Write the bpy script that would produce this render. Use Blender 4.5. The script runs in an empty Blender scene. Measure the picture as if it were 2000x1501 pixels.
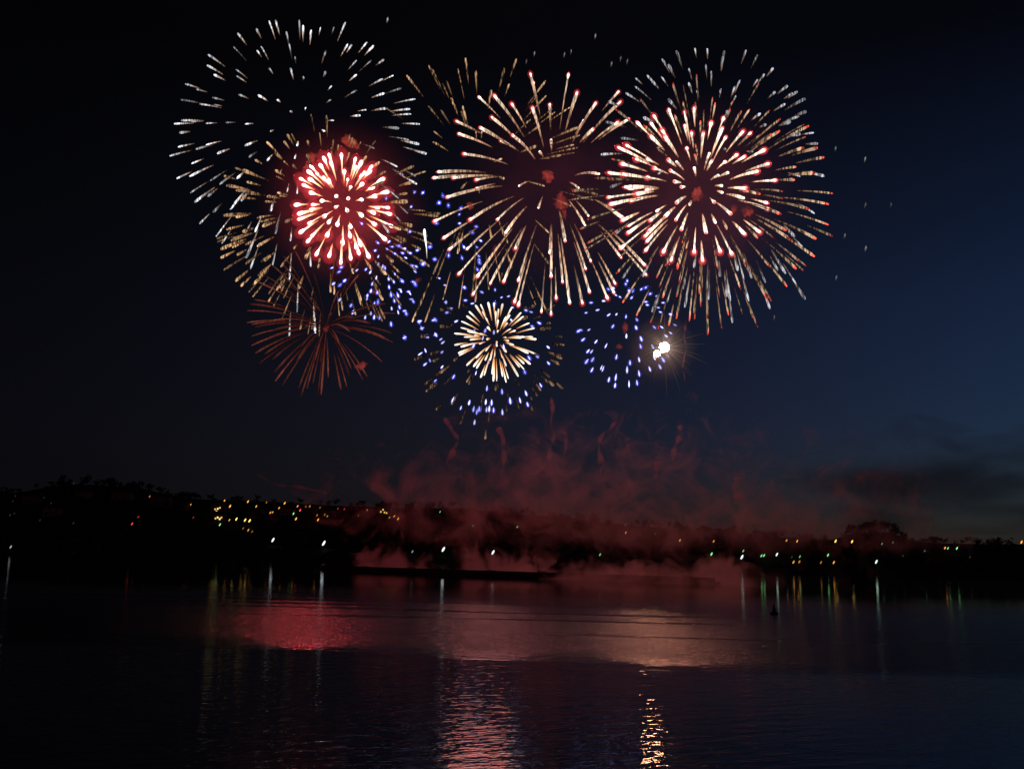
import bpy, bmesh, math, random
from mathutils import Vector, Matrix, noise
random.seed(7)
S = bpy.context.scene
COL = S.collection
R = math.radians

# ------------------------------------------------------------------ camera
F, CX, CY = 1963.0, 1000.0, 750.5            # focal length and centre, in pixels of the 2000 px wide photograph
CAM = Vector((0, 0, 5))
pitch, roll = math.atan(345.5 / F), math.atan(0.0237)
fwd = Vector((0, math.cos(pitch), math.sin(pitch)))
up0 = Vector((0, -math.sin(pitch), math.cos(pitch)))
r0 = Vector((1, 0, 0))
rt = r0 * math.cos(roll) + up0 * math.sin(roll)
up = up0 * math.cos(roll) - r0 * math.sin(roll)
cd = bpy.data.cameras.new("camera")
cd.sensor_width = 36; cd.lens = 36 * F / 2000; cd.clip_start = 0.5; cd.clip_end = 20000
cam = bpy.data.objects.new("camera", cd); COL.objects.link(cam)
m = Matrix((rt, up, -fwd)).transposed().to_4x4(); m.translation = CAM
cam.matrix_world = m
S.camera = cam


def P(px, py, Y):
    """the point of the place seen at photo pixel (px, py), at distance Y along the lake"""
    d = fwd + rt * ((px - CX) / F) + up * ((CY - py) / F)
    return CAM + d * (Y / d.y)


def M(Y):
    return Y / F / math.cos(pitch)            # metres per photo pixel at distance Y


# ------------------------------------------------------------------ sky
W = bpy.data.worlds.new("World"); S.world = W; W.use_nodes = True
nt = W.node_tree; nt.nodes.clear()


def N(nt, t, **kw):
    n = nt.nodes.new(t)
    for k, v in kw.items():
        setattr(n, k, v)
    return n


def L(nt, a, b):
    nt.links.new(a, b)


def ramp(nt, stops, fac=None, interp='LINEAR'):
    n = N(nt, 'ShaderNodeValToRGB'); cr = n.color_ramp; cr.interpolation = interp
    while len(cr.elements) < len(stops):
        cr.elements.new(0.5)
    for e, (p, c) in zip(cr.elements, stops):
        e.position = p
        e.color = (*c, 1) if not isinstance(c, (int, float)) else (c, c, c, 1)
    if fac is not None:
        L(nt, fac, n.inputs[0])
    return n


def math_(nt, op, a, b=None, c=None, clamp=False):
    n = N(nt, 'ShaderNodeMath', operation=op, use_clamp=clamp)
    for i, v in enumerate((a, b, c)):
        if v is None:
            continue
        if isinstance(v, (int, float)):
            n.inputs[i].default_value = v
        else:
            L(nt, v, n.inputs[i])
    return n.outputs[0]


def mul(nt, a, b):
    n = N(nt, 'ShaderNodeMix', data_type='RGBA', blend_type='MULTIPLY'); n.inputs[0].default_value = 1
    L(nt, a, n.inputs[6]); L(nt, b, n.inputs[7])
    return n.outputs[2]


SUN_AZ = R(62)                                # the sun has set to the right of the frame
sky = N(nt, 'ShaderNodeTexSky', sky_type='NISHITA', sun_disc=False)
sky.sun_elevation = R(-4.5); sky.sun_rotation = SUN_AZ; sky.altitude = 300
sky.air_density = 1.0; sky.dust_density = 0.6; sky.ozone_density = 3.0
tc = N(nt, 'ShaderNodeTexCoord')
dt = N(nt, 'ShaderNodeVectorMath', operation='DOT_PRODUCT')
L(nt, tc.outputs['Generated'], dt.inputs[0]); dt.inputs[1].default_value = (math.sin(SUN_AZ), math.cos(SUN_AZ), 0)
az = math_(nt, 'MULTIPLY_ADD', dt.outputs['Value'], 0.5, 0.5)
sp = N(nt, 'ShaderNodeSeparateXYZ'); L(nt, tc.outputs['Generated'], sp.inputs[0])
azr = ramp(nt, [(0.0, (.1, .1, .1)), (0.53, (.16, .15, .15)), (0.66, (.42, .38, .36)), (0.735, (.55, .52, .54)), (0.82, (.62, .72, .74)), (0.90, (.56, .98, 1.0)), (0.95, (.52, .98, 1.06))], az)
elr = ramp(nt, [(0.0, (.66, .58, .58)), (0.05, (.82, .74, .70)), (0.13, (1, .98, 1.0)), (0.25, (.95, 1.0, 1.0)), (0.34, (.6, .75, .72)), (0.41, (.38, .46, .45)), (0.47, (.08, .10, .12)), (1.0, (.04, .05, .06))], sp.outputs['Z'])
tw = N(nt, 'ShaderNodeMix', data_type='RGBA', blend_type='MULTIPLY'); tw.inputs[0].default_value = 1
L(nt, mul(nt, mul(nt, sky.outputs[0], azr.outputs[0]), elr.outputs[0]), tw.inputs[6]); tw.inputs[7].default_value = (4.0, 4.0, 3.9, 1)
# the faint grey glow a town gives the night sky
ng = ramp(nt, [(0.0, (.040, .040, .053)), (0.12, (.033, .033, .050)), (0.30, (.019, .019, .027)), (0.46, (.010, .010, .014)), (1.0, (.006, .006, .009))], sp.outputs['Z'])
ad = N(nt, 'ShaderNodeMix', data_type='RGBA', blend_type='ADD'); ad.inputs[0].default_value = 1
ngz = ramp(nt, [(0.5, .5), (0.60, .75), (0.70, 1.0)], az)
L(nt, tw.outputs[2], ad.inputs[6]); L(nt, mul(nt, ng.outputs[0], ngz.outputs[0]), ad.inputs[7])
bg = N(nt, 'ShaderNodeBackground'); bg.inputs['Strength'].default_value = 0.15
L(nt, ad.outputs[2], bg.inputs['Color'])
wo = N(nt, 'ShaderNodeOutputWorld'); L(nt, bg.outputs[0], wo.inputs['Surface'])

S.view_settings.view_transform = 'Standard'; S.view_settings.look = 'None'
S.view_settings.exposure = 0; S.view_settings.gamma = 1
S.render.engine = 'CYCLES'
S.cycles.use_denoising = True
S.cycles.max_bounces = 4; S.cycles.volume_bounces = 0; S.cycles.transparent_max_bounces = 16
S.cycles.sample_clamp_indirect = 4.0
S.cycles.volume_step_rate = 1.0


# ------------------------------------------------------------------ helpers
def tag(o, label=None, cat=None, group=None, kind=None):
    if label: o['label'] = label
    if cat: o['category'] = cat
    if group: o['group'] = group
    if kind: o['kind'] = kind
    return o


def empty(name, loc, label, cat, group=None):
    o = bpy.data.objects.new(name, None); COL.objects.link(o); o.location = loc
    o.empty_display_size = 2
    return tag(o, label, cat, group)


class MB:
    """collects vertices and faces for ONE mesh object"""
    def __init__(s): s.v, s.f, s.m, s.t, s.g = [], [], [], [], []

    def add(s, vs, fs, mat=0, t=None, g=1.0):
        b = len(s.v); s.v += [tuple(v) for v in vs]
        s.f += [tuple(b + i for i in f) for f in fs]; s.m += [mat] * len(fs)
        s.t += list(t) if t is not None else [0.0] * len(vs)
        s.g += [g] * len(vs)

    def box(s, c, d, mat=0, rz=0.0):
        x, y, z = d[0] / 2, d[1] / 2, d[2] / 2
        q = Matrix.Rotation(rz, 3, 'Z')
        vs = [Vector(c) + q @ Vector((a * x, b * y, e * z)) for e in (-1, 1) for a, b in ((-1, -1), (1, -1), (1, 1), (-1, 1))]
        s.add(vs, [(3, 2, 1, 0), (4, 5, 6, 7), (0, 1, 5, 4), (1, 2, 6, 5), (2, 3, 7, 6), (3, 0, 4, 7)], mat)

    def lathe(s, c, prof, n=12, mat=0):
        vs, fs = [], []
        for r_, z in prof:
            for k in range(n):
                a = 2 * math.pi * k / n
                vs.append(Vector(c) + Vector((r_ * math.cos(a), r_ * math.sin(a), z)))
        for i in range(len(prof) - 1):
            for k in range(n):
                fs.append((i * n + k, i * n + (k + 1) % n, (i + 1) * n + (k + 1) % n, (i + 1) * n + k))
        fs.append(tuple(range(n - 1, -1, -1))); fs.append(tuple((len(prof) - 1) * n + k for k in range(n)))
        s.add(vs, fs, mat)

    def tube(s, pts, rads, ts=None, n=6, mat=0, tall=1.0, g=1.0):
        """a closed tube along pts; tall stretches its section vertically"""
        vs, fs, tt = [], [], []
        K = len(pts)
        for i, p in enumerate(pts):
            a = pts[max(i - 1, 0)]; b = pts[min(i + 1, K - 1)]
            d = (b - a).normalized() if (b - a).length > 1e-6 else Vector((0, 0, 1))
            e1 = Vector((0, 1, 0)) - d * d.y
            e1 = e1.normalized() if e1.length > 1e-3 else Vector((1, 0, 0))
            e2 = d.cross(e1)
            st = 1 + (tall - 1) * (1 - abs(d.z))
            for k in range(n):
                an = 2 * math.pi * k / n
                vs.append(p + e1 * (rads[i] * math.cos(an)) + e2 * (rads[i] * st * math.sin(an)))
                tt.append(ts[i] if ts else i / (K - 1))
        for i in range(K - 1):
            for k in range(n):
                fs.append((i * n + k, i * n + (k + 1) % n, (i + 1) * n + (k + 1) % n, (i + 1) * n + k))
        fs.append(tuple(range(n))); fs.append(tuple((K - 1) * n + k for k in range(n - 1, -1, -1)))
        s.add(vs, fs, mat, tt, g)

    def build(s, name, mats, parent=None, smooth=False, burn=False):
        me = bpy.data.meshes.new(name); me.from_pydata(s.v, [], s.f)
        for mt in (mats if isinstance(mats, (list, tuple)) else [mats]):
            me.materials.append(mt)
        me.polygons.foreach_set('material_index', s.m)
        if smooth: me.polygons.foreach_set('use_smooth', [True] * len(me.polygons))
        if burn:
            me.attributes.new('burn', 'FLOAT', 'POINT').data.foreach_set('value', s.t)
            me.attributes.new('gain', 'FLOAT', 'POINT').data.foreach_set('value', s.g)
        o = bpy.data.objects.new(name, me); COL.objects.link(o)
        if parent is not None:
            o.parent = parent; o.matrix_parent_inverse = Matrix.Translation(-parent.location)
        return o


def pbr(name, col, rough=0.8, var=0.25, scale=3.0):
    mt = bpy.data.materials.new(name); mt.use_nodes = True; t = mt.node_tree
    b = t.nodes['Principled BSDF']; b.inputs['Roughness'].default_value = rough
    b.inputs['Specular IOR Level'].default_value = 0.2
    c = N(t, 'ShaderNodeTexCoord'); nz = N(t, 'ShaderNodeTexNoise'); nz.inputs['Scale'].default_value = scale; nz.inputs['Detail'].default_value = 4
    L(t, c.outputs['Object'], nz.inputs['Vector'])
    rp = ramp(t, [(0.3, tuple(x * (1 - var) for x in col)), (0.7, tuple(x * (1 + var) for x in col))], nz.outputs[0])
    L(t, rp.outputs[0], b.inputs['Base Color'])
    return mt


def glow(name, col, strength):
    mt = bpy.data.materials.new(name); mt.use_nodes = True; t = mt.node_tree; t.nodes.clear()
    e = N(t, 'ShaderNodeEmission'); e.inputs[0].default_value = (*col, 1); e.inputs[1].default_value = strength
    o = N(t, 'ShaderNodeOutputMaterial'); L(t, e.outputs[0], o.inputs[0])
    mt.cycles.emission_sampling = 'NONE'
    return mt


def burn_mat(name, stops, strength, comb=0.0):
    """burning sparks: colour and strength follow how long ago each point of the trail burned (attribute burn); comb makes the ember glitter"""
    mt = bpy.data.materials.new(name); mt.use_nodes = True; t = mt.node_tree; t.nodes.clear()
    a = N(t, 'ShaderNodeAttribute', attribute_name='burn'); g = N(t, 'ShaderNodeAttribute', attribute_name='gain')
    rp = ramp(t, [(p, c) for p, c in stops], a.outputs['Fac'])
    st = math_(t, 'MULTIPLY', g.outputs['Fac'], strength)
    if comb > 0:
        geo = N(t, 'ShaderNodeNewGeometry'); vm = N(t, 'ShaderNodeVectorMath', operation='MULTIPLY')
        vm.inputs[1].default_value = (1.75, 0.3, 0.3); L(t, geo.outputs['Position'], vm.inputs[0])
        nz = N(t, 'ShaderNodeTexNoise'); nz.inputs['Scale'].default_value = 1.0; nz.inputs['Detail'].default_value = 1
        L(t, vm.outputs[0], nz.inputs['Vector'])
        mr = N(t, 'ShaderNodeMapRange'); mr.inputs[1].default_value = 0.40; mr.inputs[2].default_value = 0.58
        mr.inputs[3].default_value = 1 - comb; mr.inputs[4].default_value = 1 + comb
        L(t, nz.outputs[0], mr.inputs[0]); st = math_(t, 'MULTIPLY', st, mr.outputs[0])
    e = N(t, 'ShaderNodeEmission'); L(t, rp.outputs[0], e.inputs[0]); L(t, st, e.inputs[1])
    o = N(t, 'ShaderNodeOutputMaterial'); L(t, e.outputs[0], o.inputs[0])
    mt.cycles.emission_sampling = 'NONE'
    return mt


def lamp(name, loc, col, watts, radius, parent):
    ld = bpy.data.lights.new(name, 'POINT'); ld.color = col; ld.energy = watts; ld.shadow_soft_size = radius
    o = bpy.data.objects.new(name, ld); COL.objects.link(o); o.location = loc
    o.parent = parent; o.matrix_parent_inverse = Matrix.Translation(-parent.location)
    return o


# ------------------------------------------------------------------ water
def water_mat():
    mt = bpy.data.materials.new("water"); mt.use_nodes = True; t = mt.node_tree
    b = t.nodes['Principled BSDF']
    b.inputs['Base Color'].default_value = (0.0015, 0.002, 0.003, 1)
    b.inputs['IOR'].default_value = 1.333; b.inputs['Specular IOR Level'].default_value = 0.29
    geo = N(t, 'ShaderNodeNewGeometry'); xyz = N(t, 'ShaderNodeSeparateXYZ'); L(t, geo.outputs['Position'], xyz.inputs[0])
    # the wind-ruffled belt across the middle of the lake, with calm slicks through it
    w1 = N(t, 'ShaderNodeTexNoise'); w1.inputs['Scale'].default_value = 1; w1.inputs['Detail'].default_value = 3
    v1 = N(t, 'ShaderNodeVectorMath', operation='MULTIPLY'); v1.inputs[1].default_value = (0.022, 0.05, 1); L(t, geo.outputs['Position'], v1.inputs[0]); L(t, v1.outputs[0], w1.inputs['Vector'])
    yy = math_(t, 'ADD', xyz.outputs['Y'], math_(t, 'MULTIPLY_ADD', w1.outputs[0], 34.0, -17.0))
    yy = math_(t, 'ADD', yy, math_(t, 'MULTIPLY', xyz.outputs['X'], 0.12))
    near = N(t, 'ShaderNodeMapRange', interpolation_type='SMOOTHSTEP'); L(t, yy, near.inputs[0]); near.inputs[1].default_value = 47; near.inputs[2].default_value = 63
    far = N(t, 'ShaderNodeMapRange', interpolation_type='SMOOTHSTEP'); L(t, yy, far.inputs[0]); far.inputs[1].default_value = 185; far.inputs[2].default_value = 75
    belt = math_(t, 'MULTIPLY', near.outputs[0], far.outputs[0])
    v2 = N(t, 'ShaderNodeVectorMath', operation='MULTIPLY'); v2.inputs[1].default_value = (0.012, 0.16, 1); L(t, geo.outputs['Position'], v2.inputs[0])
    sl = N(t, 'ShaderNodeTexNoise'); sl.inputs['Scale'].default_value = 1; sl.inputs['Detail'].default_value = 2; L(t, v2.outputs[0], sl.inputs['Vector'])
    slick = ramp(t, [(0.36, 0.25), (0.44, 1.0)], sl.outputs[0])
    belt = math_(t, 'MULTIPLY', belt, slick.outputs[0])
    # waves: the crests run a little askew to the view
    rot = N(t, 'ShaderNodeMapping'); rot.inputs['Rotation'].default_value = (0, 0, R(-25)); L(t, geo.outputs['Position'], rot.inputs['Vector'])

    def wave(sx, sy, det, amp):
        m_ = N(t, 'ShaderNodeVectorMath', operation='MULTIPLY'); m_.inputs[1].default_value = (sx, sy, 1); L(t, rot.outputs[0], m_.inputs[0])
        n_ = N(t, 'ShaderNodeTexNoise'); n_.inputs['Scale'].default_value = 1; n_.inputs['Detail'].default_value = det; L(t, m_.outputs[0], n_.inputs['Vector'])
        return math_(t, 'MULTIPLY', n_.outputs[0], amp)
    calm = math_(t, 'ADD', wave(0.6, 1.5, 2, 0.032), wave(2.4, 7.0, 1, 0.0095))
    chop = math_(t, 'ADD', wave(0.9, 2.6, 3, 0.17), wave(3.6, 8.0, 2, 0.036))
    h = math_(t, 'ADD', calm, math_(t, 'MULTIPLY', chop, belt))
    lee = N(t, 'ShaderNodeMapRange'); L(t, xyz.outputs['Y'], lee.inputs[0]); lee.inputs[1].default_value = 75; lee.inputs[2].default_value = 210; lee.inputs[3].default_value = 1; lee.inputs[4].default_value = 0.12
    h = math_(t, 'MULTIPLY', h, lee.outputs[0])
    bp = N(t, 'ShaderNodeBump'); bp.inputs['Distance'].default_value = 1.0; bp.inputs['Strength'].default_value = 1.0
    L(t, h, bp.inputs['Height']); L(t, bp.outputs[0], b.inputs['Normal'])
    ro = math_(t, 'MULTIPLY_ADD', belt, 0.11, 0.05); L(t, ro, b.inputs['Roughness'])
    return mt


w = MB(); w.add([(-4000, -300, 0), (4000, -300, 0), (4000, 4000, 0), (-4000, 4000, 0)], [(0, 1, 2, 3)])
tag(w.build('water', water_mat()), 'dark lake water with red and white firework reflections', kind='structure')

# ------------------------------------------------------------------ hills
YS, YR = 900.0, 1500.0
RIDGE = [(-900, 985), (-400, 975), (-100, 968), (0, 968), (60, 958), (130, 946), (200, 948), (290, 956), (330, 970), (400, 976), (480, 978), (560, 982), (650, 988), (720, 990), (800, 993), (880, 993), (960, 999),
         (1050, 1008), (1150, 1018), (1250, 1028), (1350, 1036), (1430, 1042), (1500, 1048), (1600, 1054), (1635, 1056), (1662, 1040), (1748, 1040), (1775, 1058), (1850, 1062), (2000, 1064), (2400, 1066), (3000, 1070)]
_rw = [P(x, y, YR) for x, y in RIDGE]
RA = [(p.x / YR, p.z) for p in _rw]


def ridge(a):
    if a <= RA[0][0]: return RA[0][1]
    for (a0, z0), (a1, z1) in zip(RA, RA[1:]):
        if a <= a1:
            return z0 + (z1 - z0) * (a - a0) / (a1 - a0)
    return RA[-1][1]


def ground(x, y):
    ys = YS + 14 * noise.noise(Vector((x * 0.008, 0, 3)))
    t = (y - ys) / (YR - ys)
    z = ridge(x / max(y, 1))
    if t <= 0: return -1.5 + max(t, -0.05) * 20
    if t <= 1: q = t ** 1.15
    else: q = 1 - 0.25 * min(t - 1, 1)
    return 0.3 + (z - 0.3) * q * (1 + 0.10 * (1 - t if t < 1 else 0) * noise.noise(Vector((x * 0.006, y * 0.006, 0)))) + min(t * 30, 1) * 1.2


hm = MB(); NX, NY = 240, 70
vs, fs = [], []
for j in range(NY + 1):
    y = 870 + (2500 - 870) * (j / NY) ** 1.5
    for i in range(NX + 1):
        x = -2600 + 5200 * i / NX
        vs.append((x, y, ground(x, y)))
for j in range(NY):
    for i in range(NX):
        a = j * (NX + 1) + i
        fs.append((a, a + 1, a + NX + 2, a + NX + 1))
hm.add(vs, fs)
tag(hm.build('hills', pbr('hill_ground', (0.035, 0.04, 0.025), 0.95, 0.4, 0.05), smooth=True), 'black wooded hillside rising behind the far lake shore', kind='structure')


# ------------------------------------------------------------------ town lights: data first, so that trees keep clear of them
def conv(lst, ox, oy, s):
    return [(ox + s * q[0], oy + s * q[1], *q[2:]) for q in lst]


LAMPS = []      # px, py, colour, brightness
LAMPS += conv([(90, 140, 'o', .6), (255, 148, 'o', 1.0), (353, 110, 'o', 1.1), (397, 152, 'o', 1.6), (537, 116, 'o', 1.2), (602, 153, 'o', .9), (682, 122, 'o', .35), (824, 128, 'o', 1.2), (780, 166, 'o', .8),
               (712, 202, 'o', .7), (730, 199, 'o', .6), (925, 152, 'o', .8), (990, 155, 'o', .25), (1020, 153, 'o', .5), (1100, 163, 'o', .25), (1140, 175, 'r', .25), (1240, 170, 'r', .3), (1290, 175, 'r', .3),
               (945, 183, 'r', 1.1), (893, 210, 'g', .9), (913, 250, 'o', 1.2), (1085, 258, 'o', 1.0), (1077, 222, 'o', .35), (1137, 218, 'o', .3), (1157, 230, 'o', .35), (1400, 225, 'o', .15), (1468, 182, 'o', .35),
               (1643, 240, 'o', .4), (1680, 230, 'o', .7), (1710, 250, 'o', 1.0), (392, 260, 'o', .6), (447, 252, 'y', 1.4), (515, 260, 'y', 1.5), (550, 265, 'y', 1.6), (318, 296, 'g', .8), (540, 338, 'o', .5),
               (500, 325, 'o', .2), (570, 350, 'o', .2), (110, 240, 'r', .2), (733, 415, 'w', 2.2), (1130, 440, 'w', 3.0)], 350, 950, .25)
LAMPS += [(866, 1072, 'w', 2.6), (963, 1078, 'w', 2.2)]
LAMPS += conv([(720, 318, 'w', .10), (265, 405, 'w', .06), (150, 440, 'w', .07), (125, 490, 'w', .06), (430, 455, 'w', .06), (500, 510, 'w', .07), (98, 627, 'w', .10), (140, 610, 'w', .07), (390, 677, 'w', .06),
               (717, 705, 'w', .08), (1462, 445, 'o', .4), (1520, 468, 'w', .06), (1290, 712, 'r', .7), (1350, 645, 'r', .25), (105, 937, 'w', .4)], 0, 880, .2)
LAMPS += conv([(135, 235, 'o', .7), (122, 312, 'g', 1.0), (313, 293, 'g', .5), (305, 330, 'w', 2.4), (422, 322, 'g', .7), (438, 320, 'g', .7), (515, 314, 'gw', 1.6), (573, 230, 'o', .8), (637, 234, 'o', 1.2), (868, 234, 'y', 2.2),
               (967, 237, 'y', 1.7), (605, 330, 'g', .12), (653, 327, 'g', .4), (615, 360, 'o', .6), (650, 358, 'o', .4), (822, 318, 'g', .8), (780, 362, 'o', .3), (857, 362, 'o', .7), (1113, 358, 'gw', 1.6), (1147, 250, 'g', .3),
               (1212, 243, 'g', .2), (1403, 293, 'g', .15), (1525, 275, 'o', 1.0), (1543, 277, 'g', .8), (1597, 277, 'g', 1.1), (1985, 240, 'o', 2.2), (1675, 330, 'o', .12), (1273, 322, 'g', .1)], 1350, 980, .325)
LAMPS += conv([(408, 865, 'o', .8), (405, 815, 'g', .2), (760, 915, 'o', .9), (240, 1008, 'g', .4), (600, 870, 'o', .2)], 1100, 780, .3)
LAMPS += conv([(865, 730, 'g', .4), (1080, 820, 'g', .2), (1368, 828, 'g', .4), (685, 988, 'w', .25)], 600, 780, .3)
# lit houses: px, py of the lit front, width and height of the house in photo px, lit windows (dx, dy, bright)
HOUSES = [(424, 996, 26, 22, [(-4, -2, 1.2), (1, -3, 2.4), (5, -5, 1.6), (-1, 2, 1.8)], 'pale house with its upper windows brightly lit yellow on the hillside'),
          (426, 1012, 24, 16, [(-5, 0, 1.4), (-1, -2, 2.2), (3, 1, 2.2), (6, -2, 1.4)], 'low house with a row of yellow windows beneath the brightest lit house'),
          (750, 998, 26, 18, [(-6, 1, 1.2), (-2, -3, 1.5), (1, 2, 1.5), (5, 3, 1.2)], 'house with a cluster of small yellow windows above the black wooded slope')]
KEEP = [(q[0], q[1]) for q in LAMPS] + [(h[0], h[1]) for h in HOUSES]


def to_px(p):
    d = p - CAM
    z = d.dot(fwd)
    return CX + F * d.dot(rt) / z, CY - F * d.dot(up) / z


def land(px, py, above=6.0, y0=905.0):
    """distance at which the sight line through (px, py) runs `above` metres over the hillside"""
    y = y0
    while y < YR:
        p = P(px, py, y)
        if p.z - ground(p.x, p.y) <= above: return y
        y += 3.0
    return YR - 20


# ------------------------------------------------------------------ trees
BARK = pbr('bark', (0.05, 0.04, 0.03), 0.95, 0.3, 4)
LEAF = pbr('leaves', (0.045, 0.065, 0.03), 0.9, 0.35, 0.8)


def crown_faces(mb, c, rx, rz, n, size, rng):
    lobes = [(Vector((rng.uniform(-.55, .55) * rx, rng.uniform(-.55, .55) * rx, rng.uniform(-.5, .6) * rz)), rng.uniform(.35, .6)) for _ in range(7)]
    for _ in range(n):
        lc, lr = rng.choice(lobes)
        d = Vector((rng.gauss(0, 1), rng.gauss(0, 1), rng.gauss(0, 1))).normalized() * (rng.random() ** 0.45)
        p = Vector(c) + lc + Vector((d.x * rx * lr, d.y * rx * lr, d.z * rz * lr))
        a = Vector((rng.gauss(0, 1), rng.gauss(0, 1), rng.gauss(0, 1))).normalized(); b = a.orthogonal().normalized()
        s = size * rng.uniform(.6, 1.4)
        mb.add([p + a * s, p + b * s * .7, p - a * s, p - b * s * .7], [(0, 1, 2, 3)])


def make_tree(h, seed, loc, label, group=None):
    rng = random.Random(seed)
    t = empty('tree', loc, label, 'tree', group)
    L0 = Vector(loc)
    tr = MB()
    tr.tube([L0 + Vector((0, 0, -.5)), L0 + Vector((.1, 0, h * .3)), L0 + Vector((rng.uniform(-.4, .4), 0, h * .75))], [h * .035, h * .026, h * .008])
    for k in range(5):
        a = rng.uniform(0, 6.28); z = h * rng.uniform(.3, .55)
        tr.tube([L0 + Vector((0, 0, z)), L0 + Vector((math.cos(a) * h * .14, math.sin(a) * h * .14, z + h * .12)), L0 + Vector((math.cos(a) * h * .24, math.sin(a) * h * .24, z + h * .3))], [h * .014, h * .01, h * .003], n=5)
    tr.build('trunk', BARK, t)
    cr = MB(); crown_faces(cr, L0 + Vector((0, 0, h * .54)), h * .5, h * .47, 460, h * .06, rng)
    cr.build('crown', LEAF, t)
    return t


def copy_tree(o, loc, label, group, sc):
    c = o.copy(); COL.objects.link(c); c.location = loc; c.scale = sc; c.rotation_euler.z = random.uniform(0, 6.28)
    c['label'] = label
    if group: c['group'] = group
    for ch in list(o.children):
        d = ch.copy(); COL.objects.link(d); d.parent = c; d.matrix_parent_inverse = ch.matrix_parent_inverse.copy()
    return c


def clear_of_lamps(p, h):
    x, y = to_px(p); k = F / p.y
    return not any(abs(q[0] - x) < h * .5 * k + 5 and y - h * k * 1.1 - 5 < q[1] < y + 4 for q in KEEP)


protos = []
cl = [(1662, 1040, 17), (1683, 1040, 19), (1706, 1040, 22), (1728, 1040, 20), (1749, 1040, 18)]
names = ['squat round tree at the near end of the tall dark clump', 'dense tree in the tall dark clump on the right shore', 'tallest round-topped tree of the dark clump on the right shore', 'broad tree just beyond the tallest one in the dark clump', 'sloping tree closing the far end of the tall dark clump']
for i, (px, py, h) in enumerate(cl):
    p = P(px, py, 1440); p.z = ground(p.x, p.y)
    protos.append(make_tree(h, 40 + i, p, names[i], 'tall tree clump on the right shore'))
for x0, x1, n, yd0, yd1, lab, grp in ((1400, 2010, 60, 930, 1150, 'dark tree in the black shoreline row below the right-hand sky', 'trees along the right shore'),
                                      (800, 1420, 46, 925, 1200, 'dark tree half lost behind the red smoke on the far shore', 'trees behind the smoke'),
                                      (330, 800, 34, 940, 1350, 'dark tree on the slope among the orange hillside lamps', 'trees among the hillside lamps')):
    k = 0; tries = 0
    while k < n and tries < 2000:
        tries += 1
        px = random.uniform(x0, x1); y = random.uniform(yd0, yd1)
        p = P(px, 1060, y); p.z = ground(p.x, p.y)
        sc = random.uniform(.42, .72)
        src = random.choice(protos[:5]); h = 21 * sc
        if not clear_of_lamps(p, h): continue
        copy_tree(src, p, lab, grp, (sc * random.uniform(.85, 1.3), sc * random.uniform(.85, 1.3), sc)); k += 1

wd = MB(); rng = random.Random(5); n = 0
while n < 950:
    y = 905 + (1560 - 905) * rng.random() ** 0.8
    px = rng.uniform(-160, 2160)
    p = P(px, 1060, y); p.z = ground(p.x, p.y)
    h = rng.uniform(7, 13) * (1.25 if px < 330 else 1)
    if not clear_of_lamps(p, h): continue
    crown_faces(wd, p + Vector((0, 0, h * .5)), h * .6, h * .5, 46, h * .13, rng); n += 1
tag(wd.build('woods', LEAF), 'black mass of woods covering the hills behind the lake', 'woods', kind='stuff')

# ------------------------------------------------------------------ houses
WALL = pbr('house_wall', (0.30, 0.27, 0.23), 0.9, 0.15, 0.6); ROOF = pbr('roof_tiles', (0.12, 0.06, 0.045), 0.9, 0.25, 1.5)
WLIT = [glow('lit_window', (1.0, 0.58, 0.12), 1.05), glow('bright_window', (1.0, 0.74, 0.26), 1.7)]
PANE = pbr('dark_pane', (0.02, 0.025, 0.03), 0.15, 0.1, 1)


def house(px, py, wpx, hpx, wins, label, group=None):
    y = land(px, py, 4.0); c = P(px, py, y); k = M(y)
    w_, h_, d_ = wpx * k, hpx * k, wpx * k * .7
    g = ground(c.x, c.y); base = min(g, c.z - h_ / 2)
    top = c.z + h_ / 2
    o = empty('house', (c.x, c.y + d_ / 2, base), label, 'house', group)
    b = MB(); b.box((c.x, c.y + d_ / 2 + .3, (base - 3 + top) / 2), (w_, d_, top - base + 3)); b.build('wall', WALL, o)
    r_ = MB(); x0, x1, y0, y1 = c.x - w_ / 2 - .6, c.x + w_ / 2 + .6, c.y - .3, c.y + d_ + .9; zr = top + d_ * .38; ym = (y0 + y1) / 2
    r_.add([(x0, y0, top + .02), (x1, y0, top + .02), (x1, y1, top + .02), (x0, y1, top + .02), (x0, ym, zr), (x1, ym, zr)], [(0, 1, 5, 4), (2, 3, 4, 5), (1, 2, 5), (3, 0, 4), (3, 2, 1, 0)])
    ro = r_.build('roof', ROOF, o)
    ch = MB(); ch.box((c.x + w_ * .25, ym, zr), (1.0, 1.0, 2.6)); ch.build('chimney', WALL, ro)
    for dx, dy, br in wins:
        f = MB(); f.box((c.x + dx * k, c.y + .22, c.z - dy * k), (2.3, .2, 2.3)); fo = f.build('window', PANE, o)
        q = MB(); q.box((c.x + dx * k, c.y + .10, c.z - dy * k), (1.9, .12, 1.9)); q.build('pane', WLIT[1] if br > 1.7 else (WLIT[0] if br > 0 else PANE), fo)
    return o


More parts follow.
